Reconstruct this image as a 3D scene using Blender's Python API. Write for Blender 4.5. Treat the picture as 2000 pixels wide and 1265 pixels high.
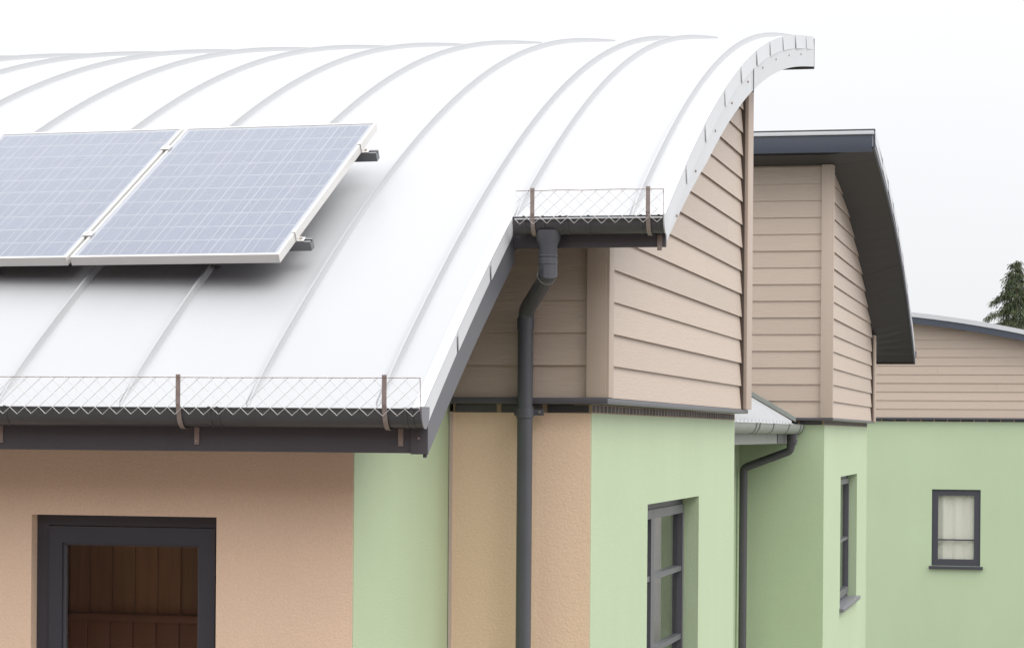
import bpy, bmesh, math, random
from mathutils import Matrix, Vector
random.seed(7)
scene = bpy.context.scene
for o in list(bpy.data.objects): bpy.data.objects.remove(o)
COL = scene.collection
R = math.radians

# ------------------------------------------------------------------ camera
CAM_Z = 2.45
cam_data = bpy.data.cameras.new('camera'); cam = bpy.data.objects.new('camera', cam_data); COL.objects.link(cam)
cam_data.sensor_width = 36.0; cam_data.lens = 36.0 * 4700 / 2000
cam_data.shift_y = 210.5 / 2000; cam_data.clip_end = 3000; cam_data.clip_start = .1
YAW = math.atan(1075 / 4700)
cam.matrix_world = Matrix.Translation((0, 0, CAM_Z)) @ Matrix.Rotation(YAW, 4, 'Z') @ Matrix.Rotation(R(90), 4, 'X') @ Matrix.Rotation(.0077, 4, 'Z')
scene.camera = cam

# ------------------------------------------------------------------ sky and sun (bright overcast)
SUN_DIR = Vector((.90, -.28, 1.2)).normalized()
world = bpy.data.worlds.new('World'); scene.world = world; world.use_nodes = True
nt = world.node_tree; nt.nodes.clear()
sky = nt.nodes.new('ShaderNodeTexSky'); sky.sky_type = 'NISHITA'; sky.sun_disc = False
sky.sun_elevation = math.asin(SUN_DIR.z); sky.sun_rotation = math.atan2(SUN_DIR.x, SUN_DIR.y)
sky.air_density = 1.0; sky.dust_density = 4.0
# overcast dome: evenly brighter from the horizon up to the zenith
wg = nt.nodes.new('ShaderNodeTexCoord'); ws = nt.nodes.new('ShaderNodeSeparateXYZ'); nt.links.new(wg.outputs['Generated'], ws.inputs[0])
wr = nt.nodes.new('ShaderNodeMapRange'); wr.inputs[1].default_value = 0; wr.inputs[2].default_value = 1; wr.inputs[3].default_value = 6.75; wr.inputs[4].default_value = 21.0
wp = nt.nodes.new('ShaderNodeMath'); wp.operation = 'POWER'; wp.use_clamp = True; wp.inputs[1].default_value = 1.45
wm = nt.nodes.new('ShaderNodeMath'); wm.operation = 'MAXIMUM'; wm.inputs[1].default_value = 0.0
nt.links.new(ws.outputs['Z'], wm.inputs[0]); nt.links.new(wm.outputs[0], wp.inputs[0]); nt.links.new(wp.outputs[0], wr.inputs[0])
wn = nt.nodes.new('ShaderNodeTexNoise'); wn.inputs['Scale'].default_value = 3.2; wn.inputs['Detail'].default_value = 3; nt.links.new(wg.outputs['Generated'], wn.inputs[0])
wv = nt.nodes.new('ShaderNodeMapRange'); wv.inputs[3].default_value = .94; wv.inputs[4].default_value = 1.06; nt.links.new(wn.outputs[0], wv.inputs[0])
wk = nt.nodes.new('ShaderNodeMath'); wk.operation = 'MULTIPLY'; nt.links.new(wr.outputs[0], wk.inputs[0]); nt.links.new(wv.outputs[0], wk.inputs[1])
cloud = nt.nodes.new('ShaderNodeVectorMath'); cloud.operation = 'SCALE'; cloud.inputs[0].default_value = (.985, .995, 1.02); nt.links.new(wk.outputs[0], cloud.inputs['Scale'])
mx = nt.nodes.new('ShaderNodeMix'); mx.data_type = 'RGBA'; mx.inputs['Factor'].default_value = .95
bg = nt.nodes.new('ShaderNodeBackground'); bg.inputs['Strength'].default_value = .1
wo = nt.nodes.new('ShaderNodeOutputWorld')
nt.links.new(sky.outputs[0], mx.inputs[6]); nt.links.new(cloud.outputs[0], mx.inputs[7])
nt.links.new(mx.outputs[2], bg.inputs['Color']); nt.links.new(bg.outputs[0], wo.inputs[0])
sl = bpy.data.lights.new('sun', 'SUN'); sl.energy = 1.2; sl.angle = R(50); sl.color = (1, .97, .93)
so = bpy.data.objects.new('sun', sl); COL.objects.link(so)
so.rotation_euler = SUN_DIR.to_track_quat('Z', 'Y').to_euler(); so.location = SUN_DIR * 60
scene.render.engine = 'CYCLES'
scene.view_settings.view_transform = 'Standard'; scene.view_settings.look = 'None'
scene.view_settings.exposure = 0.44; scene.view_settings.gamma = 1
scene.view_settings.use_curve_mapping = False
scene.cycles.max_bounces = 8; scene.cycles.transparent_max_bounces = 12

# ------------------------------------------------------------------ materials
def mat(name, col, rough=.6, metal=0., bump=None, var=0., mott=None, streak=None, spec=.5, coat=0., graincol=None):
    m = bpy.data.materials.new(name); m.use_nodes = True
    t = m.node_tree; b = t.nodes['Principled BSDF']; L = t.links
    b.inputs['Base Color'].default_value = (*col, 1); b.inputs['Roughness'].default_value = rough
    b.inputs['Metallic'].default_value = metal; b.inputs['Specular IOR Level'].default_value = spec
    if coat: b.inputs['Coat Weight'].default_value = coat; b.inputs['Coat Roughness'].default_value = .12
    tc = t.nodes.new('ShaderNodeTexCoord')
    cur = None
    def mul(socket_val, lo, hi):
        nonlocal cur
        mr = t.nodes.new('ShaderNodeMapRange'); mr.inputs[3].default_value = lo; mr.inputs[4].default_value = hi
        L.new(socket_val, mr.inputs[0])
        v = t.nodes.new('ShaderNodeVectorMath'); v.operation = 'SCALE'
        if cur is None: v.inputs[0].default_value = col
        else: L.new(cur, v.inputs[0])
        L.new(mr.outputs[0], v.inputs['Scale']); cur = v.outputs[0]
    def noise(scale, stretch=(1, 1, 1), detail=4, w=.55):
        mp = t.nodes.new('ShaderNodeMapping'); mp.inputs['Scale'].default_value = stretch
        L.new(tc.outputs['Object'], mp.inputs[0])
        n = t.nodes.new('ShaderNodeTexNoise'); n.inputs['Scale'].default_value = scale; n.inputs['Detail'].default_value = detail
        n.inputs['Roughness'].default_value = w
        L.new(mp.outputs[0], n.inputs[0]); return n.outputs[0]
    if var:
        oi = t.nodes.new('ShaderNodeObjectInfo'); mul(oi.outputs['Random'], 1 - var, 1 + var)
    if mott:
        mul(noise(mott[0]), 1 - mott[1], 1 + mott[1])
    if streak:      # (stretch, scale, amount)
        mul(noise(streak[1], streak[0]), 1 - streak[2], 1 + streak[2])
    if graincol:    # fine speckle in the colour (scale, amount)
        mul(noise(graincol[0], detail=2), 1 - graincol[1], 1 + graincol[1])
    if cur is not None: L.new(cur, b.inputs['Base Color'])
    if bump:        # (scale, stretch, strength, distance)
        bp = t.nodes.new('ShaderNodeBump'); bp.inputs['Strength'].default_value = bump[2]; bp.inputs['Distance'].default_value = bump[3]
        L.new(noise(bump[0], bump[1], 3, .6), bp.inputs['Height']); L.new(bp.outputs[0], b.inputs['Normal'])
    return m
one = (1, 1, 1)
M = {}
M['peach'] = mat('peach_render', (.88, .65, .48), .8, bump=(95, one, .5, .005), mott=(1.6, .035), streak=((3, 3, .25), 1.5, .035), graincol=(90, .10), spec=.2)
M['green'] = mat('green_render', (.455, .555, .362), .62, bump=(95, one, .4, .005), mott=(.9, .06), streak=((2.5, 2.5, .5), 1.6, .025), graincol=(90, .06), spec=.45)
M['bead'] = mat('render_bead', (.62, .50, .44), .7)
M['board_y'] = mat('cladding_board_grain_across_depth', (.505, .41, .335), .46, bump=(26, (5, .35, 5), .6, .004), var=.055, streak=((4, .3, 9), 9, .05), spec=.5)
M['board_x'] = mat('cladding_board_grain_across_width', (.505, .41, .335), .46, bump=(26, (.35, 5, 5), .6, .004), var=.055, streak=((.3, 4, 9), 9, .05), spec=.5)
M['trim'] = mat('cladding_trim', (.49, .395, .325), .55, bump=(30, (4, 4, .3), .15, .003), mott=(3, .03))
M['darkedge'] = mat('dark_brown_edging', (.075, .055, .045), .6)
M['sheath'] = mat('dark_sheathing', (.05, .042, .036), .9)
M['slate'] = mat('slate_metal', (.085, .081, .092), .42, mott=(2.2, .12), streak=((6, 6, .4), 2.5, .10))
M['slateblue'] = mat('slate_blue_fascia', (.055, .065, .088), .4, mott=(1.5, .10))
M['gutter'] = mat('gutter_plastic', (.080, .079, .084), .38, mott=(4, .2), streak=((.6, 6, 6), 3, .18))
M['pipe'] = mat('downpipe_plastic', (.088, .091, .105), .4, mott=(5, .12), streak=((7, 7, .5), 2, .12))
M['bargeslate'] = mat('barge_metal', (.105, .109, .125), .38, mott=(3, .12), streak=((3, .5, 3), 2, .12))
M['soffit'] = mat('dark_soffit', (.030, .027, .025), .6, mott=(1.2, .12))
M['brick'] = mat('dark_brick', (.085, .083, .087), .7, bump=(120, one, .5, .003), var=.35, mott=(14, .25))
M['mortar'] = mat('mortar', (.42, .31, .22), .95, bump=(150, one, .6, .003), mott=(20, .3))
M['flashing'] = mat('lead_flashing', (.10, .103, .112), .38, mott=(6, .15))
M['roof'] = mat('white_roof_sheet', (.405, .41, .42), .4, bump=(1.5, (1, .4, 1), .22, .03), mott=(.7, .015), streak=((5, .25, 1), 1.8, .018), var=.008)
M['seam'] = mat('white_roof_seam', (.385, .39, .40), .45, mott=(2, .03))
M['whitetrim'] = mat('pale_grey_trim', (.56, .57, .59), .42, mott=(4, .05), var=.02)
M['zinc'] = mat('weathered_zinc', (.27, .29, .265), .45, mott=(5, .15), streak=((.5, 4, 4), 3, .12))
M['alu'] = mat('panel_frame_aluminium', (.62, .61, .59), .42, mott=(3, .05), streak=((1, 8, 8), 6, .05))
M['backsheet'] = mat('panel_backsheet', (.30, .31, .345), .4)
M['under'] = mat('panel_underside', (.35, .35, .36), .6)
M['cell'] = mat('silicon_cell', (.068, .086, .158), .35, var=.05, mott=(14, .06))
M['busbar'] = mat('busbar', (.225, .24, .285), .35)
M['rail'] = mat('rail_metal', (.20, .205, .215), .38, metal=.6)
M['bolt'] = mat('bolt_steel', (.55, .5, .46), .35, metal=.9)
M['strap'] = mat('strap_steel', (.36, .30, .275), .45, metal=.5, mott=(25, .35))
M['wire'] = mat('galvanised_wire', (.62, .61, .60), .4, metal=.35)
M['wirebrown'] = mat('rusty_wire', (.30, .22, .20), .5, metal=.4, mott=(40, .4))
M['frame'] = mat('window_frame', (.052, .053, .066), .42, mott=(3, .08))
M['framelight'] = mat('window_frame_grey', (.10, .10, .115), .35, mott=(3, .08))
M['sill'] = mat('metal_sill', (.17, .17, .19), .4, mott=(9, .1))
M['timber'] = mat('backing_timber', (.50, .29, .145), .6, var=.25, streak=((9, 9, .5), 4, .35))
M['redwood'] = mat('backing_red_board', (.36, .17, .095), .6, var=.12)
M['plaster'] = mat('interior_plaster', (.45, .43, .40), .9, mott=(2, .05))
M['curtain'] = mat('curtain_cloth', (.80, .77, .69), .9, streak=((1, 1, .1), 9, .05))
M['ground'] = mat('paved_yard', (.19, .18, .165), .9, bump=(30, one, .4, .01), mott=(.5, .12), graincol=(60, .1))
M['bark'] = mat('bark', (.09, .06, .04), .9, bump=(20, (4, 4, .6), .7, .02), mott=(6, .3))
def leafmat(name, a, b):
    m = bpy.data.materials.new(name); m.use_nodes = True; t = m.node_tree; p = t.nodes['Principled BSDF']
    g = t.nodes.new('ShaderNodeNewGeometry'); r = t.nodes.new('ShaderNodeValToRGB')
    r.color_ramp.elements[0].color = (*a, 1); r.color_ramp.elements[1].color = (*b, 1)
    t.links.new(g.outputs['Random Per Island'], r.inputs[0]); t.links.new(r.outputs[0], p.inputs['Base Color'])
    p.inputs['Roughness'].default_value = .65; return m
M['leaf'] = leafmat('conifer_leaf', (.016, .036, .015), (.10, .118, .045))
def glassmat(nm, tint, rg):
    m = bpy.data.materials.new(nm); m.use_nodes = True; t = m.node_tree
    t.nodes.remove(t.nodes['Principled BSDF']); out = t.nodes['Material Output']
    ge = t.nodes.new('ShaderNodeNewGeometry'); dt = t.nodes.new('ShaderNodeVectorMath'); dt.operation = 'DOT_PRODUCT'
    t.links.new(ge.outputs['Normal'], dt.inputs[0]); t.links.new(ge.outputs['Incoming'], dt.inputs[1])
    def mth(op, a, b):
        n = t.nodes.new('ShaderNodeMath'); n.operation = op
        for i, q in enumerate((a, b)):
            if hasattr(q, 'is_linked'): t.links.new(q, n.inputs[i])
            else: n.inputs[i].default_value = q
        return n
    ab = mth('ABSOLUTE', dt.outputs['Value'], 0); om = mth('SUBTRACT', 1.0, ab.outputs[0])
    pw = mth('POWER', om.outputs[0], 5.0); ml = mth('MULTIPLY', pw.outputs[0], .96); fr = mth('ADD', ml.outputs[0], .04)
    tr = t.nodes.new('ShaderNodeBsdfTransparent'); tr.inputs[0].default_value = tint
    gl = t.nodes.new('ShaderNodeBsdfGlossy'); gl.inputs['Roughness'].default_value = rg
    mi = t.nodes.new('ShaderNodeMixShader')
    t.links.new(fr.outputs[0], mi.inputs[0]); t.links.new(tr.outputs[0], mi.inputs[1]); t.links.new(gl.outputs[0], mi.inputs[2])
    t.links.new(mi.outputs[0], out.inputs[0]); return m
M['glass'] = glassmat('window_glass', (.95, .96, .95, 1), .015)
M['panelglass'] = glassmat('panel_glass', (.97, .975, .98, 1), .08)

# ------------------------------------------------------------------ helpers
W = {}          # world matrix of everything built
I4 = Matrix.Identity(4)
def link(name, me, parent=None, loc=None, local=False, **tags):
    o = bpy.data.objects.new(name, me); COL.objects.link(o)
    base = Matrix.Translation(loc) if loc is not None else I4.copy()
    if loc is not None: o.location = loc
    if parent is not None:
        o.parent = parent
        if not local: o.matrix_parent_inverse = W[parent].inverted(); W[o] = base
        else: W[o] = W[parent] @ base
    else: W[o] = base
    for k, v in tags.items(): o[k] = v
    return o
def thing(name, label, cat, loc, rot=(0, 0, 0), group=None):
    o = bpy.data.objects.new(name, None); COL.objects.link(o); o.location = loc; o.rotation_euler = rot
    o.empty_display_size = .2
    from mathutils import Euler
    W[o] = Matrix.Translation(loc) @ Euler(rot).to_matrix().to_4x4()
    o['label'] = label; o['category'] = cat
    if group: o['group'] = group
    return o
def mesh(name, verts, faces, m, smooth=False):
    me = bpy.data.meshes.new(name); me.from_pydata([tuple(v) for v in verts], [], faces); me.materials.append(m)
    bm = bmesh.new(); bm.from_mesh(me); bmesh.ops.recalc_face_normals(bm, faces=bm.faces); bm.to_mesh(me); bm.free()
    if smooth:
        for p in me.polygons: p.use_smooth = True
        try: me.set_sharp_from_angle(angle=R(38))
        except Exception: pass
    me.update(); return me
BF = [(0, 1, 3, 2), (4, 6, 7, 5), (0, 4, 5, 1), (2, 3, 7, 6), (0, 2, 6, 4), (1, 5, 7, 3)]
def boxv(x0, x1, y0, y1, z0, z1): return [(x, y, z) for x in (x0, x1) for y in (y0, y1) for z in (z0, z1)]
def box(name, x0, x1, y0, y1, z0, z1, m, parent=None, bev=0., local=False, **k):
    me = mesh(name, boxv(x0, x1, y0, y1, z0, z1), BF, m)
    if bev:
        bm = bmesh.new(); bm.from_mesh(me)
        bmesh.ops.bevel(bm, geom=list(bm.edges), offset=bev, segments=2, affect='EDGES', profile=.6)
        bm.to_mesh(me); bm.free()
        for p in me.polygons: p.use_smooth = True
        try: me.set_sharp_from_angle(angle=R(50))
        except Exception: pass
    return link(name, me, parent, local=local, **k)
class MB:
    def __init__(s): s.v = []; s.f = []
    def add(s, v, f):
        n = len(s.v); s.v += list(v); s.f += [tuple(i + n for i in q) for q in f]; return s
    def box(s, *a): return s.add(boxv(*a), BF)
    def tube(s, pts, rads, seg=12, cap=True):
        pts = [Vector(p) for p in pts]
        if not isinstance(rads, (list, tuple)): rads = [rads] * len(pts)
        n = len(s.v); up = None
        for i, p in enumerate(pts):
            d = (pts[min(i + 1, len(pts) - 1)] - pts[max(i - 1, 0)]).normalized()
            if up is None: up = d.orthogonal().normalized()
            up = (up - d * up.dot(d)).normalized(); q = d.cross(up)
            for k in range(seg):
                a = 2 * math.pi * k / seg; s.v.append(p + (up * math.cos(a) + q * math.sin(a)) * rads[i])
        for i in range(len(pts) - 1):
            for k in range(seg):
                k2 = (k + 1) % seg; s.f.append((n + i * seg + k, n + i * seg + k2, n + (i + 1) * seg + k2, n + (i + 1) * seg + k))
        if cap:
            s.f.append(tuple(n + k for k in range(seg))[::-1]); s.f.append(tuple(n + (len(pts) - 1) * seg + k for k in range(seg)))
        return s
    def ribbon(s, sec, axis, a0, a1, closed=True):
        """section of (p, q) points swept along an axis: axis X -> (p,q)=(y,z); axis Y -> (x,z)"""
        n = len(s.v); k = len(sec)
        for a in (a0, a1):
            for p, q in sec: s.v.append((a, p, q) if axis == 'X' else (p, a, q))
        for i in range(k if closed else k - 1):
            j = (i + 1) % k; s.f.append((n + i, n + j, n + k + j, n + k + i))
        if closed: s.f.append(tuple(range(n, n + k))); s.f.append(tuple(range(n + k, n + 2 * k)))
        return s
    def build(s, name, m, parent=None, smooth=False, local=False, **k):
        return link(name, mesh(name, s.v, s.f, m, smooth), parent, local=local, **k)
def band(pts, t):
    """closed section from an open polyline thickened by t to its left side"""
    out = []
    P = [Vector((p[0], p[1])) for p in pts]
    for i, p in enumerate(P):
        d = (P[min(i + 1, len(P) - 1)] - P[max(i - 1, 0)]).normalized(); out.append((p.x - d.y * t, p.y + d.x * t))
    return [tuple(p) for p in P] + out[::-1]
def wall(name, axis, at, inward, u0, u1, z0, z1, m, parent, holes=(), th=.25):
    """wall slab with rectangular openings; axis 'Y': face at y=at, u = x; axis 'X': face at x=at, u = y"""
    us = sorted({u0, u1, *[h[0] for h in holes], *[h[1] for h in holes]}); zs = sorted({z0, z1, *[h[2] for h in holes], *[h[3] for h in holes]})
    V = {}; verts = []; faces = []
    def vid(u, z, d):
        k = (u, z, d)
        if k not in V:
            V[k] = len(verts); a = at + inward * th * d
            verts.append((u, a, z) if axis == 'Y' else (a, u, z))
        return V[k]
    def solid(i, j):
        if i < 0 or j < 0 or i >= len(us) - 1 or j >= len(zs) - 1: return False
        cu = (us[i] + us[i + 1]) / 2; cz = (zs[j] + zs[j + 1]) / 2
        return not any(h[0] < cu < h[1] and h[2] < cz < h[3] for h in holes)
    for i in range(len(us) - 1):
        for j in range(len(zs) - 1):
            if not solid(i, j): continue
            a, b, c, d = us[i], us[i + 1], zs[j], zs[j + 1]
            for q in (0, 1): faces.append((vid(a, c, q), vid(b, c, q), vid(b, d, q), vid(a, d, q)))
            for (ii, jj, e) in ((i - 1, j, ((a, c), (a, d))), (i + 1, j, ((b, c), (b, d))), (i, j - 1, ((a, c), (b, c))), (i, j + 1, ((a, d), (b, d)))):
                if not solid(ii, jj): faces.append((vid(*e[0], 0), vid(*e[1], 0), vid(*e[1], 1), vid(*e[0], 1)))
    return link(name, mesh(name, verts, faces, m), parent)
def ring(name, axis, at0, at1, u0, u1, z0, z1, wl, wr, wt, wb, m, parent):
    """rectangular frame as one mesh of four butted bars"""
    b = MB()
    def bar(ua, ub, za, zb):
        if axis == 'Y': b.box(ua, ub, at0, at1, za, zb)
        else: b.box(at0, at1, ua, ub, za, zb)
    bar(u0, u0 + wl, z0, z1); bar(u1 - wr, u1, z0, z1)
    bar(u0 + wl, u1 - wr, z1 - wt, z1); bar(u0 + wl, u1 - wr, z0, z0 + wb)
    return b.build(name, m, parent)

GROUND = -1.7
# ------------------------------------------------------------------ ground
g = MB().add([(-600, -300, GROUND), (600, -300, GROUND), (600, 1200, GROUND), (-600, 1200, GROUND)], [(0, 1, 2, 3)]).build('ground', M['ground'])
g['kind'] = 'structure'

# ------------------------------------------------------------------ curved roof profile
KP = (0.000192, 0.001348, -0.03571, 0.318149, 4.535626)
def zr(y):
    u = y - 13.8; z = 0
    for k in KP: z = z * u + k
    return z
Y_E1, Y_E2, Y_TOP = 9.62, 11.22, 18.04
def zr2(y): return zr(Y_TOP - (y - 22.8)) - .1
def lin(a, b, n): return [a + (b - a) * i / (n - 1) for i in range(n)]
def invz(f, z, lo, hi):
    s = 1 if f(hi) > f(lo) else -1
    for _ in range(50):
        m_ = (lo + hi) / 2
        if s * (f(m_) - z) < 0: lo = m_
        else: hi = m_
    return (lo + hi) / 2
def sheet(name, f, x0, x1, ya, yb, up, dn, m, parent, n=40, **k):
    """slab following the profile, between f+up and f+dn"""
    b = MB(); ys = lin(ya, yb, n)
    v = []; fc = []
    dnf = dn if callable(dn) else (lambda y: dn)
    for y in ys: v += [(x0, y, f(y) + up), (x1, y, f(y) + up), (x1, y, f(y) + dnf(y)), (x0, y, f(y) + dnf(y))]
    for i in range(n - 1):
        for j in range(4):
            j2 = (j + 1) % 4; fc.append((4 * i + j, 4 * i + j2, 4 * i + 4 + j2, 4 * i + 4 + j))
    fc += [(0, 1, 2, 3), (4 * n - 4, 4 * n - 3, 4 * n - 2, 4 * n - 1)]
    return b.add(v, fc).build(name, m, parent, smooth=True, **k)
def seam(f, x, ya, yb, parent, h=.032, w=.017, n=44, name='standing_seam'):
    b = MB(); ys = lin(ya, yb, n); v = []; fc = []
    for i, y in enumerate(ys):
        e = min(1., max(0.02, (i + .02) / 1.2)) if i < 2 else 1.
        for dx, dz in ((-w, -.002), (-w * .42, h * .55 * e), (-w * .30, h * e), (w * .30, h * e), (w * .42, h * .55 * e), (w, -.002)):
            v.append((x + dx, y, f(y) + dz))
    for i in range(n - 1):
        for j in range(5): fc.append((6 * i + j, 6 * i + j + 1, 6 * i + 7 + j, 6 * i + 6 + j))
    fc += [tuple(range(6)), tuple(range(6 * n - 6, 6 * n))]
    return b.add(v, fc).build(name, M['seam'], parent, smooth=True)

def verge(f, x, ys, ya, yb, parent, wd=.085, m=None, out=.006):
    """folded verge flashing in separate lengths, each lapping the next"""
    n = max(6, int((yb - ya) / .12)); v = []; fc = []
    for y in lin(ya, yb, n):
        z = f(y); v += [(x - .05, y, z + .005), (x + .001, y, z + .010), (x + .001, y, z - .012), (x - .05, y, z - .001)]
    for q in range(n - 1):
        for j in range(4):
            j2 = (j + 1) % 4; fc.append((4 * q + j, 4 * q + j2, 4 * q + 4 + j2, 4 * q + 4 + j))
    fc += [(0, 1, 2, 3), (4 * n - 4, 4 * n - 3, 4 * n - 2, 4 * n - 1)]
    MB().add(v, fc).build('verge_lip', m or M['whitetrim'], parent, smooth=True)
    cuts = [ya] + list(ys) + [yb]
    for i in range(len(cuts) - 1):
        g0 = random.uniform(.007, .013)
        a, c = cuts[i] + (g0 if i else 0), cuts[i + 1] - g0; n = max(4, int((c - a) / .12)); v = []; fc = []
        fl = random.uniform(.004, .008)
        for q, y in enumerate(lin(a, c, n)):
            z = f(y); t = fl * (1 - q / (n - 1))
            v += [(x + .0015 + t * .5, y, z + .0105), (x + out + t, y, z - wd), (x + out + t - .005, y, z - wd - .002), (x - .002, y, z - .002)]
        for q in range(n - 1):
            for j in range(4):
                j2 = (j + 1) % 4; fc.append((4 * q + j, 4 * q + j2, 4 * q + 4 + j2, 4 * q + 4 + j))
        fc += [(0, 1, 2, 3), (4 * n - 4, 4 * n - 3, 4 * n - 2, 4 * n - 1)]
        MB().add(v, fc).build('verge_flashing', m or M['whitetrim'], parent)
def barge(f, x0, x1, ya, yb, up, dn, m, parent, **k):
    return sheet('barge_board', f, x0, x1, ya, yb, up, dn, m, parent, n=max(4, int((yb - ya) / .15)), **k)

# ------------------------------------------------------------------ shared pieces
def brick_mesh(l, d, h):
    me = mesh('brick', boxv(-l / 2, l / 2, -d / 2, d / 2, -h / 2, h / 2), BF, M['brick'])
    bm = bmesh.new(); bm.from_mesh(me); bmesh.ops.bevel(bm, geom=list(bm.edges), offset=.003, segments=1, affect='EDGES'); bm.to_mesh(me); bm.free()
    return me
STRETCH = brick_mesh(.212, .09, .040); HEADER = brick_mesh(.098, .088, .040)
def course(axis, at, u0, u1, z, parent, me, pitch, inward, th=.09):
    """one course of bricks with recessed mortar; parent is the wall"""
    if axis == 'Y': box('mortar_joint', u0, u1, at + .005, at + th, z - .022, z + .022, M['mortar'], parent)
    else: box('mortar_joint', at - th, at - .0006, u0, u1, z - .022, z + .022, M['mortar'], parent)
    n = int((u1 - u0) / pitch + .5)
    for i in range(n):
        u = u0 + pitch * (i + .5); jit = random.uniform(-.0004, .0006)
        if u > u1: break
        loc = (u, at + .045 + jit, z) if axis == 'Y' else (at - .049 + jit, u, z)
        link('brick', me, parent, loc=loc)
EXPO = .1605
def boards_side(f, x, ya, yb, z0, ztop, parent, under=.12, left=True, joints=()):
    """lapped boards on a wall facing +X; clipped by the roof profile f"""
    k = 0; z = z0; rise = f(yb) > f(ya)
    while z < ztop:
        z1 = z + EXPO + .018
        def lim(zz):
            zz += under
            if rise: return max(ya, invz(f, zz, ya - 3, yb + 1)) if zz > f(ya) else ya
            return min(yb, invz(f, zz, ya - 1, yb + 1)) if zz > f(yb) else yb
        if rise: b0, t0, b1, t1 = lim(z), lim(z1), yb, yb
        else: b0, t0, b1, t1 = ya, ya, lim(z), lim(z1)
        segs = [(b0, t0, b1, t1)]
        for (kk, yj) in joints:
            if kk == k and b0 + .2 < yj < b1 - .2: segs = [(b0, t0, yj - .001, yj - .001), (yj + .001, yj + .001, b1, t1)]
        for (p0, q0, p1, q1) in segs:
            if p1 - p0 < .03: continue
            q0 = min(q0, p1 - .01); q1 = max(q1, p0 + .01)
            j = random.uniform(-.0015, .0015)
            v = [(x - .020 + j, p0, z + .014), (x + j, p0, z), (x - .017 + j, q0, z1), (x - .028 + j, q0, z1),
                 (x - .020 + j, p1, z + .014), (x + j, p1, z), (x - .017 + j, q1, z1), (x - .028 + j, q1, z1)]
            MB().add(v, [(0, 1, 2, 3), (4, 5, 6, 7), (0, 1, 5, 4), (1, 2, 6, 5), (2, 3, 7, 6), (3, 0, 4, 7)]).build('cladding_board', M['board_y'], parent)
        z += EXPO; k += 1
def boards_front(y, xa, xb, z0, ztop, parent, clip=None, joints=()):
    """lapped boards on a wall facing -Y; clip(x) gives the roof underside"""
    z = z0; k = 0
    while z < ztop:
        z1 = min(z + EXPO + .018, ztop + .018)
        spans = [(xa, xb)]
        for (kk, xj) in joints:
            if kk == k: spans = [(xa, xj - .001), (xj + .001, xb)]
        for (p0, p1) in spans:
            j = random.uniform(-.0015, .0015)
            n = 1 if clip is None else 14
            xs = lin(p0, p1, n + 1); v = []; fc = []
            for xx in xs:
                zz0 = z; zz1 = z1
                if clip is not None: c = clip(xx); zz1 = min(z1, c); zz0 = min(z, c - .004)
                v += [(xx, y + .018 + j, min(zz0 + .008, zz1)), (xx, y + j, zz0), (xx, y + .014 + j, zz1), (xx, y + .026 + j, zz1)]
            for i in range(n):
                for q in range(4):
                    q2 = (q + 1) % 4; fc.append((4 * i + q, 4 * i + q2, 4 * i + 4 + q2, 4 * i + 4 + q))
            fc += [(0, 1, 2, 3), (4 * n, 4 * n + 1, 4 * n + 2, 4 * n + 3)]
            MB().add(v, fc).build('cladding_board', M['board_x'], parent)
        z += EXPO; k += 1
def profile_wall(name, f, x0, x1, ya, yb, z0, under, m, parent, n=16):
    v = []; fc = []; ys = lin(ya, yb, n)
    for y in ys:
        t = max(z0 + .05, f(y) - under)
        v += [(x0, y, z0), (x1, y, z0), (x1, y, t), (x0, y, t)]
    for i in range(n - 1):
        for q in range(4):
            q2 = (q + 1) % 4; fc.append((4 * i + q, 4 * i + q2, 4 * i + 4 + q2, 4 * i + 4 + q))
    fc += [(0, 1, 2, 3), (4 * n - 4, 4 * n - 3, 4 * n - 2, 4 * n - 1)]
    return MB().add(v, fc).build(name, m, parent)
def half_gutter(axis, c, zt, r, depth, a0, a1, m, parent, name='gutter', t=.004):
    sec = []
    for i in range(13):
        a = math.pi * i / 12; sec.append((c - r * math.cos(a), zt - depth * math.sin(a)))
    sec = [(sec[0][0] - .004, zt + .002)] + sec + [(sec[-1][0] + .004, zt + .002)]
    return MB().ribbon(band(sec, t), axis, a0, a1).build(name, m, parent, smooth=True)
def gutter_collar(axis, c, zt, r, depth, a, w, m, parent, name='union_clip'):
    return half_gutter(axis, c, zt + .003, r + .005, depth + .005, a - w / 2, a + w / 2, m, parent, name, t=.0045)
def end_cap(axis, c, zt, r, depth, a, m, parent, t=.006):
    sec = [(c - (r + .004) * math.cos(math.pi * i / 12), zt - (depth + .004) * math.sin(math.pi * i / 12)) for i in range(13)]
    sec = [(sec[0][0], zt + .012)] + sec + [(sec[-1][0], zt + .012)]
    return MB().ribbon(sec, axis, a, a + t).build('end_cap', m, parent)
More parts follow.
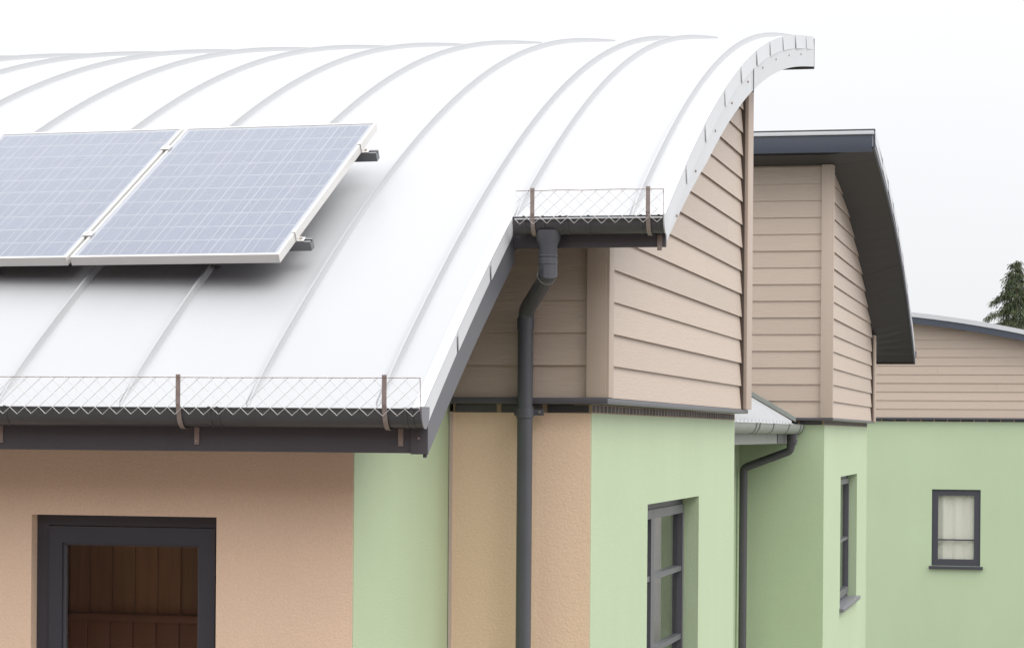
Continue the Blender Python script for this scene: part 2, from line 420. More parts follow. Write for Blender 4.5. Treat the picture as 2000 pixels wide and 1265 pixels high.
def guard(y, xa, xb, zb, zt, parent, pitch, straps, gc, gz, gr, gd, fy):
    """diamond wire guard standing on the gutter"""
    root = MB()
    h = zt - zb; run = h / .90
    n = int((xb - xa) / pitch) + 8
    for i in range(-6, n):
        x = xb - .03 - pitch * i
        for s in (1, -1):
            p = Vector((x, y - .0025, zb)); q = Vector((x + s * run, y, zt))
            if p.x < xa and q.x < xa or p.x > xb and q.x > xb: continue
            def cut(p, q, X):
                t = (X - p.x) / (q.x - p.x); return p.lerp(q, t)
            if q.x > xb: q = cut(p, q, xb)
            if q.x < xa: q = cut(p, q, xa)
            if p.x > xb: p = cut(p, q, xb)
            if p.x < xa: p = cut(p, q, xa)
            off = .0016 * s
            p = p + Vector((0, off, random.uniform(-.002, .002))); q = q + Vector((0, off, 0))
            mid = p.lerp(q, .5) + Vector((random.uniform(-.002, .002), 0, random.uniform(-.002, .002)))
            root.tube([p, mid, q], .0011, 5)
    net = root.build('wire_guard', M['wire'], parent)
    pts = [(x, y, zt + random.uniform(-.0015, .0015)) for x in lin(xa, xb, 12)]
    MB().tube(pts, .0017, 6).build('top_wire', M['wirebrown'], net)
    MB().tube([(xb, y, zt), (xb + .002, y - .001, (zb + zt) / 2), (xb, y, zb + .02)], .0017, 6).build('end_wire', M['wirebrown'], net)
    for x in straps:
        pts = [(y - .006, zt + .012), (y - .006, gz + .02), (gc - gr - .010, gz - .01)]
        for i in range(1, 8):
            a = R(20 + i * 12); pts.append((gc - (gr + .010) * math.cos(a), gz - (gd + .010) * math.sin(a)))
        pts += [(fy - .004, gz - gd - .004)]
        st = MB().ribbon(band(pts, .003), 'X', x - .010, x + .010).build('gutter_strap', M['strap'], net)
        MB().box(x + .022, x + .044, fy - .006, fy - .001, gz - gd - .075, gz - gd - .002).build('strap_plate', M['strap'], net)
        MB().tube([(x + .033, fy - .010, gz - gd - .06), (x + .033, fy - .004, gz - gd - .06)], .005, 8).build('screw', M['bolt'], net)
        MB().tube([(x, y - .010, zt + .002), (x, y - .004, zt + .002)], .004, 8).build('screw', M['bolt'], net)
    return net

# ================================================================== house with the solar panels
XL = -9.0
XV1, XV2 = -2.574, -1.836
XS, XST = -2.189, -2.2725            # cladding face, rendered face of the side wall
XF, YF, YR = -3.0, 10.043, 11.70     # front block corner; front wall; recessed front wall
YB = 17.03
house = thing('house', 'nearest house with white curved seamed roof, peach front and green side wall', 'house', (-5.5, 13.5, GROUND))
# walls
fw = wall('front_wall', 'Y', YF, 1, XL, XF - .003, GROUND, 2.62, M['peach'], house, holes=[(-4.504, -3.629, -.1, 2.064)])
sw = wall('front_block_side_wall', 'X', XF, -1, YF + .003, YR + .25, GROUND, 2.62, M['green'], house)
rw = wall('recessed_front_wall', 'Y', YR, 1, XF + .003, XST - .003, GROUND, 2.546, M['peach'], house)
box('corner_bead', XF + .003, XF + .020, YR - .006, YR - .0005, GROUND, 2.55, M['bead'], rw)
gw = wall('side_wall', 'X', XST, -1, YR + .003, YB, GROUND, 2.546, M['green'], house, holes=[(13.375, 15.332, -.05, 2.048)])
wall('back_wall', 'Y', YB, -1, XL, XST - .26, GROUND, 5.0, M['green'], house)
wall('end_wall', 'X', XL, 1, YF, YB, GROUND, 2.6, M['green'], house)
profile_wall('upper_end_wall', zr, XL, XL + .2, 10.1, YB, 2.6, .15, M['sheath'], house)
# brick course and flashing
course('Y', YR - .002, XF + .02, XST - .004, 2.567, rw, STRETCH, .2355, 1)
course('X', XST + .002, YR - .0, YB, 2.567, gw, HEADER, .106, -1)
box('flashing', XF - .0, XS + .010, YR - .088, YR + .02, 2.5900, 2.6205, M['slate'], house, bev=.003)
box('flashing', XST - .02, XS + .014, YR - .086, YB - .01, 2.5910, 2.6185, M['flashing'], house, bev=.003)
# upper walls
uw = box('upper_front_wall', XF - .3, XST - .05, 11.69, 11.9, 2.606, 3.52, M['sheath'], house)
boards_front(11.65, XF - .25, XS - .095, 2.6215, 3.40, uw)
box('corner_trim', XS - .097, XS + .0, 11.624, 11.664, 2.6215, 3.5, M['trim'], uw, bev=.002)
us = profile_wall('upper_side_wall', zr, XST - .1, XS - .030, 11.72, YB - .01, 2.606, .13, M['sheath'], house)
boards_side(zr, XS, 11.757, YB - .26, 2.6215, 5.0, us, joints=((5, 15.1), (7, 16.0)))
box('corner_trim', XS - .03, XS + .016, 11.626, 11.755, 2.6215, 3.5, M['trim'], us, bev=.002)
box('corner_trim', XS - .03, XS + .034, YB - .26, YB + .02, 2.6215, zr(YB) - .15, M['trim'], us, bev=.002)
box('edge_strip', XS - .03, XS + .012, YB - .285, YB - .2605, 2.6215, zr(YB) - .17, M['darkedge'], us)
# roof: deck, sheets, seams
roof = sheet('roof', zr, XL, XV2 - .012, Y_E2 + .03, Y_TOP, -.014, -.12, M['soffit'], house, n=36)
sheet('front_roof_deck', zr, XL, XV1 - .014, Y_E1 + .03, Y_E2 + .03, -.014, -.12, M['soffit'], house, n=12)
seams = [XV1 - .205 - .57 * i for i in range(12)]
seams = [s for s in seams if s > XL]
xs_ = [XV1] + seams + [XL]
for i in range(len(xs_) - 1):
    sheet('roof_sheet', zr, xs_[i + 1] + .0015, xs_[i] - .0015, Y_E1, Y_TOP, 0, -.012, M['roof'], roof, n=56)
for a, b_ in ((XV1 + .0015, -2.0), (-1.997, XV2 - .03)):
    sheet('roof_sheet', zr, a, b_, Y_E2, Y_TOP, 0, -.012, M['roof'], roof, n=48)
for s in seams: seam(zr, s, Y_E1 + .02, Y_TOP, roof)
for s in (XV1 + .012, -1.9985): seam(zr, s, Y_E2 + .02, Y_TOP, roof)
# fascias and soffits
e1 = box('eave_fascia', XL, XV1 - .0, 9.646, 9.672, 2.358, 2.558, M['slate'], house, bev=.003)
box('fascia_joint_cover', XV1 - .062, XV1 + .012, 9.638, 9.650, 2.354, 2.545, M['slate'], e1, bev=.002)
for x in (-2.60,): MB().tube([(x, 9.634, 2.42), (x, 9.648, 2.42)], .005, 8).build('screw', M['bolt'], e1)
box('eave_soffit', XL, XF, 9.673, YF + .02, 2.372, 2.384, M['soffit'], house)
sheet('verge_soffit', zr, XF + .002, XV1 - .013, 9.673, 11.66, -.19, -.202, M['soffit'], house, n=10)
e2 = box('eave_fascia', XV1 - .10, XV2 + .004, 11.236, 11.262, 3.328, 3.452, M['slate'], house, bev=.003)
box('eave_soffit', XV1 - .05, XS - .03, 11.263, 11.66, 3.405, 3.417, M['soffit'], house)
# verges
verge(zr, XV1, (10.16, 10.77), Y_E1, Y_E2 + .02, roof, wd=.078, out=.004)
barge(zr, XV1 - .012, XV1 + .004, 9.652, Y_E2 + .05, -.075, -.222, M['bargeslate'], house)
verge(zr, XV2, (11.84, 12.48, 13.21, 13.89, 14.60, 15.28, 16.0, 16.75, 17.47), Y_E2, Y_TOP, roof)
b2a = barge(zr, XV2 - .012, XV2 + .003, Y_E2 + .045, 14.45, -.08, lambda y: -.128 - .084 * min(1, max(0, (y - 11.25) / 1.3)), M['whitetrim'], house)
b2b = barge(zr, XV2 - .010, XV2 + .005, 14.40, Y_TOP, -.08, -.212, M['whitetrim'], house)
for y in (11.55, 12.15, 12.85, 13.5, 14.2, 14.9, 15.6, 16.35, 17.1):
    b = b2a if y < 14.4 else b2b
    MB().tube([(XV2 + .002, y, zr(y) - .125), (XV2 + .010, y, zr(y) - .125)], .007, 8).build('screw', M['strap'], b)
MB().box(XV2 - .014, XV2 + .009, 14.445, 14.462, zr(14.45) - .222, zr(14.45) - .08).build('joint_strip', M['slate'], b2b)
box('high_fascia', XL, XV2 + .006, Y_TOP - .001, Y_TOP + .02, zr(Y_TOP) - .228, zr(Y_TOP) - .004, M['slate'], house)
sheet('verge_soffit', zr, XS - .028, XV2 - .013, 11.263, Y_TOP - .002, -.12, -.126, M['whitetrim'], house, n=24)
sheet('high_soffit', zr, XL, XS - .032, YB, Y_TOP - .002, -.195, -.208, M['whitetrim'], house, n=8)
# front window
win = ring('window', 'Y', 10.105, 10.17, -4.55, -3.60, -.1, 2.09, .105, .05, .075, .08, M['frame'], house)
ring('sash', 'Y', 10.092, 10.15, -4.440, -3.652, -.02, 2.012, .062, .075, .075, .1, M['frame'], win)
box('pane', -4.395, -3.70, 10.128, 10.134, .05, 1.96, M['glass'], win)
ring('glazing_bead', 'Y', 10.108, 10.127, -4.3775, -3.7275, .081, 1.9365, .014, .01, .01, .01, M['framelight'], win)
# boarded backing with a ledge, set behind the front window glass
room = box('board_backing', -5.6, -3.3, 10.98, 11.02, GROUND + .02, 2.35, M['plaster'], house)
for i in range(19):
    x = -5.55 + .118 * i; zz = random.uniform(-.006, .006)
    box('plank', x, x + .112, 10.955 + zz, 10.979, 1.56, 2.33, M['timber'], room, bev=.003)
    box('plank', x, x + .112, 10.935, 10.979, GROUND + .05, 1.52, M['redwood'], room, bev=.003)
box('ledge', -5.6, -3.3, 10.90, 10.979, 1.521, 1.555, M['redwood'], room, bev=.004)
box('room_ceiling', XL + .2, XF - .26, YF + .26, 11.6, 2.36, 2.38, M['plaster'], house)
# side window
def side_window(parent, x, ya, yb, z0, z1, bars, nm='window', two=None):
    w = ring(nm, 'X', x - .07, x, ya - .03, yb + .03, z0 - .03, z1 + .03, .09, .075, .085, .09, M['frame'], parent)
    ym = ya + (yb - ya) * .5
    leafs = [(ya + .055, two - .002), (two + .002, yb - .04)] if two else [(ya + .055, yb - .04)]
    for (a, b) in leafs:
        ring('sash', 'X', x - .055, x + .016, a, b, z0 + .05, z1 - .05, .055, .055, .055, .07, M['framelight'], w)
        box('pane', x - .022, x - .016, a + .05, b - .05, z0 + .11, z1 - .10, M['glass'], w)
        for z in bars: box('glazing_bar', x - .03, x + .010, a + .0555, b - .0555, z - .016, z + .016, M['framelight'], w)
    return w
side_window(house, XST - .105, 13.375, 15.332, -.05, 2.048, (1.59, 1.155, .72), two=14.09)
# gutters with guards
GC1, GZ1, GR, GD = 9.578, 2.538, .060, .076
g1 = half_gutter('X', GC1, GZ1, GR, GD, XL, XV1 + .012, M['gutter'], house)
for x in (-3.476, -3.44, -2.628, -2.60, -4.395): gutter_collar('X', GC1, GZ1, GR, GD, x, .012, M['gutter'], g1)
end_cap('X', GC1, GZ1, GR, GD, XV1 + .012, M['sill'], g1)
guard(9.506, -5.6, -2.561, 2.512, 2.668, house, .0645, (-4.504, -3.608, -2.712), GC1, GZ1, GR, GD, 9.646)
GC2, GZ2 = 11.165, 3.462
g2 = half_gutter('X', GC2, GZ2, GR, GD, XV1 + .028, XV2 + .012, M['gutter'], house)
for x in (-2.49, -2.40, -2.315, -2.285, -2.18, -1.93, -1.845): gutter_collar('X', GC2, GZ2, GR, GD, x, .012, M['gutter'], g2)
end_cap('X', GC2, GZ2, GR, GD, XV2 + .012, M['whitetrim'], g2)
guard(11.095, XV1 + .045, -1.822, 3.432, 3.588, house, .0655, (-2.447, -1.894), GC2, GZ2, GR, GD, 11.236)
MB().tube([(XV1 + .04, 11.098, 3.455), (-2.2, 11.097, 3.4565), (XV2 + .008, 11.098, 3.455)], .0036, 8).build('lip_wire', M['whitetrim'], g2)
# downpipe
px, py = -2.384, 11.165
dp = MB().tube([(px, py, 3.405), (px, py, 3.36), (px, py, 3.33), (px, py, 3.20)], [.062, .056, .043, .043], 20).build('downpipe', M['pipe'], house, smooth=True)
A = Vector((px, py, 3.205)); B = Vector((-2.585, 11.585, 3.045)); 
def bend(p0, p1, p2, r, n=6):
    p0, p1, p2 = Vector(p0), Vector(p1), Vector(p2); a = p1 + (p0 - p1).normalized() * r; b = p1 + (p2 - p1).normalized() * r
    return [a.lerp(p1, t).lerp(p1.lerp(b, t), t) for t in lin(0, 1, n)]
path = [Vector((px, py, 3.26))] + bend((px, py, 3.26), A - Vector((0, 0, .01)), B, .05) + bend(A, B, B - Vector((0, 0, 1)), .06) + [B - Vector((0, 0, 3.2))]
MB().tube(path, .0385, 20).build('pipe_length', M['pipe'], dp, smooth=True)
d_ = (B - A).normalized()
MB().tube([A + Vector((0, 0, .07)), A + Vector((0, 0, -.012)), A + d_ * .035], [.0445, .0445, .0445], 20).build('pipe_socket', M['pipe'], dp, smooth=True)
MB().tube([A + d_ * .030, A + d_ * .040], .0462, 20).build('socket_rim', M['zinc'], dp, smooth=True)
for z in (3.29, 3.255): MB().tube([(px, py, z), (px, py, z - .008)], .0465, 20).build('socket_rim', M['pipe'], dp, smooth=True)
MB().tube([B - Vector((0, 0, .035)), B - Vector((0, 0, .09))], .0425, 20).build('pipe_socket', M['pipe'], dp, smooth=True)
MB().tube([(B.x, B.y, 2.572), (B.x, B.y, 2.520)], .0435, 20).build('pipe_clip', M['pipe'], dp, smooth=True)
MB().box(B.x - .062, B.x + .085, B.y + .03, B.y + .05, 2.532, 2.562).build('clip_plate', M['pipe'], dp)
MB().tube([(B.x + .068, B.y + .022, 2.548), (B.x + .068, B.y + .03, 2.548)], .007, 8).build('screw', M['bolt'], dp)

# ================================================================== solar panels
TILT = math.atan2(.768, 1.33); PW, PL, PT = 1.048, 1.538, .044
PYAW = R(-3.2)      # the array sits slightly askew on the roof
PM = Matrix.Translation((-4.541, 10.53, 3.252)) @ Matrix.Rotation(PYAW, 4, 'Z') @ Matrix.Rotation(TILT, 4, 'X')
def on_panel(x, u, n): return PM @ Vector((x, u, n))
cw, ch = (PW - .056) / 6, (PL - .056) / 10
CELL = mesh('solar_cell', boxv(-cw / 2 + .0028, cw / 2 - .0028, -ch / 2 + .0044, ch / 2 - .0044, -.0002, .0002), BF, M['cell'])
BUS = mesh('busbar', boxv(-.0023, .0023, -PL / 2 + .03, PL / 2 - .03, -.0004, .0004), BF, M['busbar'])
RIBB = mesh('backsheet_gap', boxv(-.1, .1, -.1, .1, -.1, .1), BF, M['backsheet'])
frame_mb = MB()
lip = .012
frame_mb.box(0, lip, 0, PL, -PT, 0).box(PW - lip, PW, 0, PL, -PT, 0).box(lip, PW - lip, 0, lip, -PT, 0).box(lip, PW - lip, PL - lip, PL, -PT, 0)
FRAME = mesh('frame', frame_mb.v, frame_mb.f, M['alu'])
bm = bmesh.new(); bm.from_mesh(FRAME); bmesh.ops.bevel(bm, geom=list(bm.edges), offset=.0012, segments=1, affect='EDGES'); bm.to_mesh(FRAME); bm.free()
BACK = mesh('backsheet', boxv(lip, PW - lip, lip, PL - lip, -.010, -.005), BF, M['backsheet'])
GLASS = mesh('glass_cover', boxv(lip, PW - lip, lip, PL - lip, -.0022, -.0012), BF, M['panelglass'])
labels = ['rightmost solar panel on the white roof, its whole edge frame in view',
          'middle solar panel on the white roof, cut by the left picture edge',
          'solar panel showing only a corner at the far left picture edge']
for i in range(3):
    p = thing('solar_panel', labels[i], 'solar panel', on_panel(-i * (PW + .019), 0, 0), (TILT, 0, PYAW), 'solar panels on the curved roof')
    link('frame', FRAME, p, local=True)
    bk = link('backsheet', BACK, p, local=True)
    for c in range(6):
        for r in range(10):
            link('solar_cell', CELL, bk, loc=(.028 + cw * (c + .5), .028 + ch * (r + .5), -.0046), local=True)
        for q in (.26, .74):
            link('busbar', BUS, bk, loc=(.028 + cw * (c + q), PL / 2, -.0039), local=True)
    link('glass_cover', GLASS, p, local=True)
for u, lab in ((1.27, 'upper mounting rail poking out beyond the solar panel edge'), (.245, 'lower mounting rail poking out beyond the solar panel edge')):
    xr = PW + (.078 if u > 1 else .07); ln = 3.4
    o = thing('mounting_rail', lab, 'rail', on_panel(xr, u, -PT - .002), (TILT, 0, PYAW), 'rails under the solar panels')
    # extruded rail section with a top slot, in local (y, z)
    sec = [(-.021, 0), (-.007, 0), (-.007, -.012), (.007, -.012), (.007, 0), (.021, 0), (.021, -.046), (-.021, -.046)]
    MB().ribbon(sec, 'X', -ln, 0).build('rail_bar', M['rail'], o, local=True)
    xe = PW - xr     # panel edge in rail coordinates
    MB().box(xe + .0015, xe + .005, -.02, .02, -.002, PT + .004).box(xe - .012, xe + .005, -.02, .02, PT + .004, PT + .007).box(xe + .005, xe + .036, -.02, .02, .002, .006).build('end_clamp', M['alu'], o, local=True)
    MB().tube([(xe + .02, 0, .006), (xe + .02, 0, .016)], .008, 6).build('bolt', M['bolt'], o, local=True)
    for k in (0, 1):
        xm = xe - PW - .0095 - k * (PW + .019)
        MB().box(xm - .024, xm + .024, -.022, .022, PT + .004, PT + .009).box(xm - .006, xm + .006, -.02, .02, .0, PT + .004).build('mid_clamp', M['alu'], o, local=True)
        MB().tube([(xm, 0, PT + .009), (xm, 0, PT + .013)], .006, 6).build('bolt', M['bolt'], o, local=True)
    for sx in (seams[2], seams[4], seams[6]):
        wp = on_panel(sx + 4.541, u, -PT - .048); sx = wp.x
        # post in world coordinates standing on the seam
        zt_ = wp.z; zb_ = zr(wp.y) + .034
        MB().box(sx - .018, sx + .018, wp.y - .004, wp.y + .004, zb_ - .02, zt_ + .02).box(sx - .03, sx + .03, wp.y - .03, wp.y + .03, zb_ - .03, zb_ + .018).build('roof_clamp', M['rail'], o)

# ================================================================== link building between the houses
YW2 = 23.25
XG = -2.49
def zl(x): return 2.545 + (-2.515 - x) * .58
lk = thing('link_building', 'low link building with sloping white roof between the two clad houses', 'building', (-3.6, 20, GROUND))
wall('link_wall', 'X', -3.05, -1, YB + .01, YW2 - .01, GROUND, 2.75, M['green'], lk)
lr = MB().add([(-4.4, y, zl(-4.4) + d) for y in (YB + .02, YW2 - .012) for d in (0, -.04)] + [(-2.515, y, zl(-2.515) + d) for y in (YB + .02, YW2 - .012) for d in (0, -.04)],
              [(0, 2, 6, 4), (1, 3, 7, 5), (0, 1, 3, 2), (4, 5, 7, 6), (0, 1, 5, 4), (2, 3, 7, 6)]).build('roof', M['roof'], lk)
y = YB + .2
while y < YW2 - .1:
    v = []
    for x in (-4.4, -2.52):
        z = zl(x); v += [(x, y - .03, z - .002), (x, y - .012, z + .028), (x, y + .012, z + .028), (x, y + .03, z - .002)]
    MB().add(v, [(0, 1, 5, 4), (1, 2, 6, 5), (2, 3, 7, 6), (0, 1, 2, 3), (4, 5, 6, 7)]).build('roof_rib', M['seam'], lr)
    y += .25
# flashing against the far house
MB().add([(x, yy, zl(x) + d) for x in (-4.4, -2.50) for yy in (YW2 - .10, YW2 - .013) for d in (.03, .075)],
         BF).build('wall_flashing', M['zinc'], lk)
lf = box('eave_fascia', -2.575, -2.555, YB + .02, YW2 - .02, 2.36, 2.515, M['zinc'], lk, bev=.003)
box('fascia_cover', -2.556, -2.548, 22.1, 22.75, 2.365, 2.51, M['slate'], lf)
box('eave_soffit', -3.05, -2.576, YB + .02, YW2 - .02, 2.375, 2.387, M['soffit'], lk)
lg = half_gutter('Y', XG, 2.535, .062, .085, YB + .1, YW2 - .03, M['zinc'], lk)
for yy in (19.55, 19.78, 20.75, 21.95, 22.95): gutter_collar('Y', XG, 2.535, .062, .085, yy, .05, M['gutter'], lg, 'gutter_strap')
end_cap('Y', XG, 2.535, .062, .085, YW2 - .03, M['gutter'], lg)
pts = [Vector((XG - .02, 22.95, 2.47)), Vector((XG - .04, 22.98, 2.29)), Vector((-2.985, 23.05, 2.12)), Vector((-2.985, 23.05, GROUND + .02))]
pp = [pts[0]] + bend(pts[0], pts[1], pts[2], .03, 4) + bend(pts[1], pts[2], pts[3], .04, 4) + [pts[3]]
ld = MB().tube(pp, [.055] + [.039] * (len(pp) - 1), 16).build('downpipe', M['slate'], lk, smooth=True)
MB().tube([(XG - .02, 22.955, 2.40), (XG - .03, 22.97, 2.36)], .052, 16).build('pipe_socket', M['slate'], ld, smooth=True)

# ================================================================== second house (roof curving away)
XS2, XST2, XV3 = -2.165, -2.235, -1.742
YH, YB2, YE2 = 22.8, 28.45, 29.4
h2 = thing('house', 'second house with dark soffit and high slate fascia above beige cladding', 'house', (-5, 26, GROUND))
f2 = wall('front_wall', 'Y', YW2, 1, -8.0, XST2 - .003, GROUND, 2.538, M['green'], h2)
s2 = wall('side_wall', 'X', XST2, -1, YW2 + .003, YB2, GROUND, 2.538, M['green'], h2, holes=[(25.056, 27.097, .64, 2.013)])
wall('back_wall', 'Y', YB2, -1, -8.0, XST2 - .26, GROUND, 3.3, M['green'], h2)
course('Y', YW2 - .002, -3.184, XST2 - .004, 2.560, f2, STRETCH, .235, 1)
course('X', XST2 + .002, YW2, YB2, 2.560, s2, HEADER, .106, -1)
box('flashing', -8.0, XS2 + .02, YW2 - .075, YW2 + .02, 2.5830, 2.6085, M['slate'], h2, bev=.003)
box('flashing', XST2 - .02, XS2 + .014, YW2 - .073, YB2 - .02, 2.5840, 2.6065, M['flashing'], h2, bev=.003)
u2 = box('upper_front_wall', -8.0, XST2 - .06, YW2 - .01, YW2 + .2, 2.596, 5.03, M['sheath'], h2)
boards_front(YW2 - .05, -4.4, XS2 - .10, 2.609, 5.02, u2, joints=((3, -3.0),))
box('corner_trim', XS2 - .103, XS2, YW2 - .078, YW2 - .035, 2.609, 5.035, M['trim'], u2, bev=.002)
fin = lambda y: zr2(y) - .215 - .13 * max(0, min(1, (y - 25) / 2.6)) + .18 * max(0, min(1, (y - 28.35) / .95))     # underside of the soffit at the wall
us2 = profile_wall('upper_side_wall', fin, XST2 - .1, XS2 - .030, YW2, YB2 - .02, 2.596, .0, M['sheath'], h2)
boards_side(fin, XS2, YW2 + .0, YB2 - .2, 2.609, 5.0, us2, under=-.05, joints=((1, 27.0), (4, 25.3)))
box('corner_trim', XS2 - .03, XS2 + .014, YW2 - .076, YW2 - .0, 2.609, 5.03, M['trim'], us2, bev=.002)
box('corner_trim', XS2 - .03, XS2 + .03, YB2 - .2, YB2 + .02, 2.60, fin(YB2) + .02, M['trim'], us2, bev=.002)
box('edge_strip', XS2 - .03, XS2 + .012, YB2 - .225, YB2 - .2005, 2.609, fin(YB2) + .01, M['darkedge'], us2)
r2 = sheet('roof', zr2, -8.0, XV3 - .012, YH, YE2, 0, -.15, M['roof'], h2, n=36)
for i in range(10): seam(zr2, XV3 - .2 - .57 * i, YH, YE2 - .02, r2)
# soffit under the verge: a ruled surface between barge edge and wall
fo = lambda y: zr2(y) - .165
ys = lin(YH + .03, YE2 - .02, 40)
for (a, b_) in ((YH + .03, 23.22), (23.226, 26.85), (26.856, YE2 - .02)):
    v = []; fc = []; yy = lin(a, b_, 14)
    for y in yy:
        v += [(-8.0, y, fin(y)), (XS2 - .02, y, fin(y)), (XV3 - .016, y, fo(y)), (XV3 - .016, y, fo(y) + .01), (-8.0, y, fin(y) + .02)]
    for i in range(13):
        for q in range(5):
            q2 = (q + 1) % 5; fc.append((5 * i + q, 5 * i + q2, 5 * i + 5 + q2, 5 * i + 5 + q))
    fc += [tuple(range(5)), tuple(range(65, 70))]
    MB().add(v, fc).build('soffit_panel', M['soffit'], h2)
box('high_fascia', -8.0, XV3 - .02, YH - .02, YH + .005, 5.105, 5.262, M['slateblue'], h2, bev=.003)
box('roof_edge_trim', -8.0, XV3 - .004, YH - .035, YH + .03, 5.268, 5.302, M['whitetrim'], h2, bev=.003)
box('roof_edge_cap', -8.0, XV3 + .006, YH - .03, YH + .04, 5.306, 5.318, M['flashing'], h2)
barge(zr2, XV3 - .014, XV3 + .004, YH + .006, YE2, -.02, -.172, M['slateblue'], h2)
verge(zr2, XV3, (23.8, 24.6, 25.4, 26.2, 27.0, 27.8, 28.6), YH + .03, YE2, r2, wd=.12)
box('low_fascia', -8.0, XV3 - .01, YE2 - .0195, YE2 + .01, zr2(YE2) - .172, zr2(YE2) - .02, M['soffit'], h2)
half_gutter('X', YE2 + .075, zr2(YE2) - .02, .06, .075, -8.0, XV3 + .01, M['slateblue'], h2)
w2 = side_window(h2, XST2 - .10, 25.056, 27.097, .64, 2.013, (1.30,))
box('window_sill', XST2 - .10, XST2 + .045, 25.016, 27.142, .612, .652, M['sill'], w2, bev=.004)

# ================================================================== far house on the right
Y3 = 44.0
def z3(x): return 4.172 - .2482 * x - .02616 * x * x
h3 = thing('house', 'far house with low arched roof and small dark framed window', 'house', (-1.5, 47, GROUND))
f3 = wall('front_wall', 'Y', Y3, 1, -6.5, 2.4, GROUND - .3, 2.694, M['green'], h3, holes=[(-2.285, -1.422, .10, 1.475)])
wall('side_wall', 'X', 2.4, -1, Y3 + .003, Y3 + 6, GROUND, 2.69, M['green'], h3)
course('Y', Y3 - .002, -3.9, .4, 2.715, f3, STRETCH, .235, 1)
box('flashing', -6.5, 2.45, Y3 - .08, Y3 + .02, 2.7335, 2.764, M['slate'], h3)
# upper wall under the arch
xs3 = lin(-6.5, 2.4, 30); v = []; fc = []
for x in xs3: v += [(x, Y3 - .01, 2.745), (x, Y3 - .01, z3(x) - .1), (x, Y3 + .2, z3(x) - .1), (x, Y3 + .2, 2.745)]
for i in range(29):
    for q in range(4):
        q2 = (q + 1) % 4; fc.append((4 * i + q, 4 * i + q2, 4 * i + 4 + q2, 4 * i + 4 + q))
fc += [(0, 1, 2, 3), (116, 117, 118, 119)]
u3 = MB().add(v, fc).build('upper_front_wall', M['sheath'], h3)
EX = EXPO; EXPO = .1555
boards_front(Y3 - .05, -4.6, 1.6, 2.765, 4.62, u3, clip=lambda x: z3(x) - .165, joints=((5, -2.2), (3, -1.15)))
EXPO = EX
def arch(name, ya, yb, up, dn, m, parent):
    v = []; fc = []; xs = lin(-7.2, 2.9, 40)
    for x in xs: v += [(x, ya, z3(x) + up), (x, yb, z3(x) + up), (x, yb, z3(x) + dn), (x, ya, z3(x) + dn)]
    for i in range(39):
        for q in range(4):
            q2 = (q + 1) % 4; fc.append((4 * i + q, 4 * i + q2, 4 * i + 4 + q2, 4 * i + 4 + q))
    fc += [(0, 1, 2, 3), (156, 157, 158, 159)]
    return MB().add(v, fc).build(name, m, parent, smooth=True)
r3 = arch('roof', Y3 - .30, Y3 + 6.5, 0, -.06, M['roof'], h3)
arch('verge_fascia', Y3 - .295, Y3 - .27, -.079, -.197, M['slateblue'], h3)
arch('verge_trim', Y3 - .31, Y3 - .301, .004, -.078, M['whitetrim'], h3)
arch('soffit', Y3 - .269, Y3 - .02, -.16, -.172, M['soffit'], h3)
w3 = ring('window', 'Y', Y3 + .03, Y3 + .10, -2.30, -1.41, .07, 1.49, .125, .125, .125, .15, M['frame'], h3)
box('pane', -2.18, -1.53, Y3 + .06, Y3 + .066, .21, 1.37, M['glass'], w3)
box('glazing_bar', -2.175, -1.535, Y3 + .045, Y3 + .08, .555, .58, M['frame'], w3)
v = []; fc = []; n = 60
for i, x in enumerate(lin(-2.25, -1.45, n)):
    d = .012 * math.sin(i * .35) + .004 * math.sin(i * .8 + 1)
    v += [(x, Y3 + .115 + d, .12), (x, Y3 + .115 + d, 1.46)]
for i in range(n - 1): fc.append((2 * i, 2 * i + 1, 2 * i + 3, 2 * i + 2))
MB().add(v, fc).build('curtain', M['curtain'], w3, smooth=True)
box('window_sill', -2.33, -1.375, Y3 - .06, Y3 + .05, .045, .098, M['frame'], w3, bev=.006)

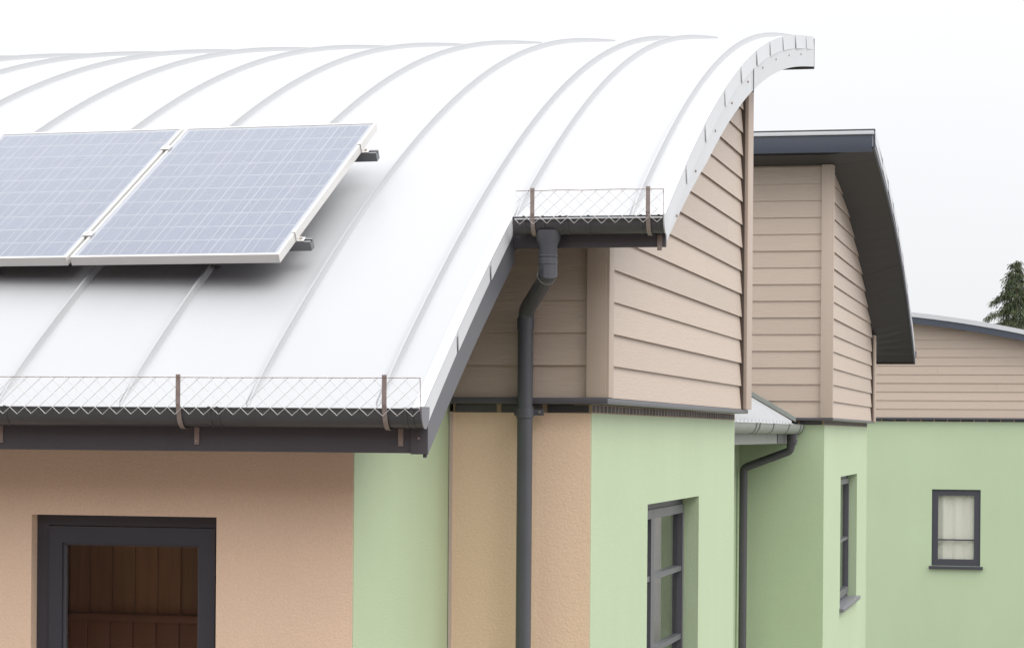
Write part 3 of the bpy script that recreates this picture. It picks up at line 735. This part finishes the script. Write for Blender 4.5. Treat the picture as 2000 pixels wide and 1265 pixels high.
# ================================================================== conifer
tx, ty, th = -1.18, 62.0, 8.6
tree = thing('conifer_tree', 'tall dark conifer with drooping sprays behind the far arched roof', 'tree', (tx, ty, GROUND))
MB().tube([(tx, ty, GROUND), (tx + .03, ty, 2), (tx - .02, ty, 5), (tx + .02, ty, GROUND + th - .15)], [.20, .16, .07, .012], 10).build('trunk', M['bark'], tree, smooth=True)
limbs = MB(); cr_v = []; cr_f = []
rng = random.Random(11)
def spray(p, d, ln, wd):
    side = d.cross(Vector((rng.uniform(-1, 1), rng.uniform(-1, 1), rng.uniform(-.3, .3)))).normalized() * wd
    n = len(cr_v); tip = p + d * ln + Vector((0, 0, -ln * .35)); mid = p + d * ln * .55
    cr_v.extend([p - side * .3, p + side * .3, mid + side, tip, mid - side]); cr_f.append((n, n + 1, n + 2, n + 3, n + 4))
for i in range(120):
    t = (i + rng.random()) / 120; z = GROUND + th - .02 - t ** .9 * 5.6
    R_ = (.035 + (GROUND + th - z) * .44) * rng.uniform(.62, 1.22); R_ = min(R_, 1.8)
    a = i * 2.39996 + rng.uniform(-.3, .3)
    o = Vector((math.cos(a), math.sin(a), 0)); p0 = Vector((tx, ty, z)); pts = []
    for q in range(6):
        s = q / 5; pts.append(p0 + o * R_ * s + Vector((0, 0, .30 * R_ * math.sin(s * 2.0) - .38 * R_ * s * s)))
    limbs.tube(pts, [.02 * (1 - .8 * q / 5) for q in range(6)], 5, cap=False)
    for _ in range(int(60 + 330 * R_)):
        s = rng.uniform(.12, 1.04); q = min(4, int(s * 5)); pp_ = pts[q].lerp(pts[q + 1], min(1.1, s * 5 - q))
        fan = .05 + .16 * R_ * (1.1 - s) + .03
        side = o.cross(Vector((0, 0, 1)))
        jit = side * rng.gauss(0, fan) + Vector((0, 0, -abs(rng.gauss(0, .055)))) + o * rng.gauss(0, .03)
        dr = (o * rng.uniform(.2, 1) + side * rng.uniform(-.7, .7) + Vector((0, 0, rng.uniform(-1.5, .0)))).normalized()
        spray(pp_ + jit, dr, rng.uniform(.06, .14), rng.uniform(.006, .013))
limbs.build('limbs', M['bark'], tree)
MB().add(cr_v, cr_f).build('crown', M['leaf'], tree)

# ================================================================== unseen house added behind the viewpoint to block low sky
nb = thing('sky_blocking_house', 'unseen long two storey brick house added behind the viewpoint to block low sky', 'house', (-9, -8, GROUND))
M['redbrick'] = mat('red_brick_wall', (.26, .13, .09), .85, bump=(40, (1, 1, 3), .4, .006), mott=(3, .15))
M['tile'] = mat('roof_tile', (.10, .085, .08), .8, mott=(2, .2))
hl = [(x, x + 1.3, z, z + 1.35) for x in (-24, -20, -16, -12, -8, -4, 0, 4, 8) for z in (-.6, 2.7)]
nw = wall('front_wall', 'Y', -3.5, -1, -26, 12, GROUND, 5.7, M['redbrick'], nb, holes=hl, th=.3)
wall('back_wall', 'Y', -10.5, 1, -26, 12, GROUND, 5.7, M['redbrick'], nb, th=.3)
for xx, q in ((-26, 1), (12, -1)):
    v = [(xx, -3.51, GROUND), (xx, -10.49, GROUND), (xx, -10.49, 5.7), (xx, -7, 8.7), (xx, -3.51, 5.7)]
    v += [(a + q * .25, b, c) for a, b, c in v]
    MB().add(v, [(0, 1, 2, 3, 4), (5, 6, 7, 8, 9)] + [(i, (i + 1) % 5, 5 + (i + 1) % 5, 5 + i) for i in range(5)]).build('gable_wall', M['redbrick'], nb)
MB().ribbon([(-3.1, 5.45), (-7, 8.75), (-10.9, 5.45), (-10.9, 5.6), (-7, 8.9), (-3.1, 5.6)], 'X', -26.3, 12.3).build('roof', M['tile'], nb)
for (a, b, c, d) in hl:
    w = ring('window', 'Y', -3.66, -3.60, a, b, c, d, .07, .07, .07, .07, M['plaster'], nb)
    box('pane', a + .06, b - .06, -3.634, -3.628, c + .06, d - .06, M['glass'], w)
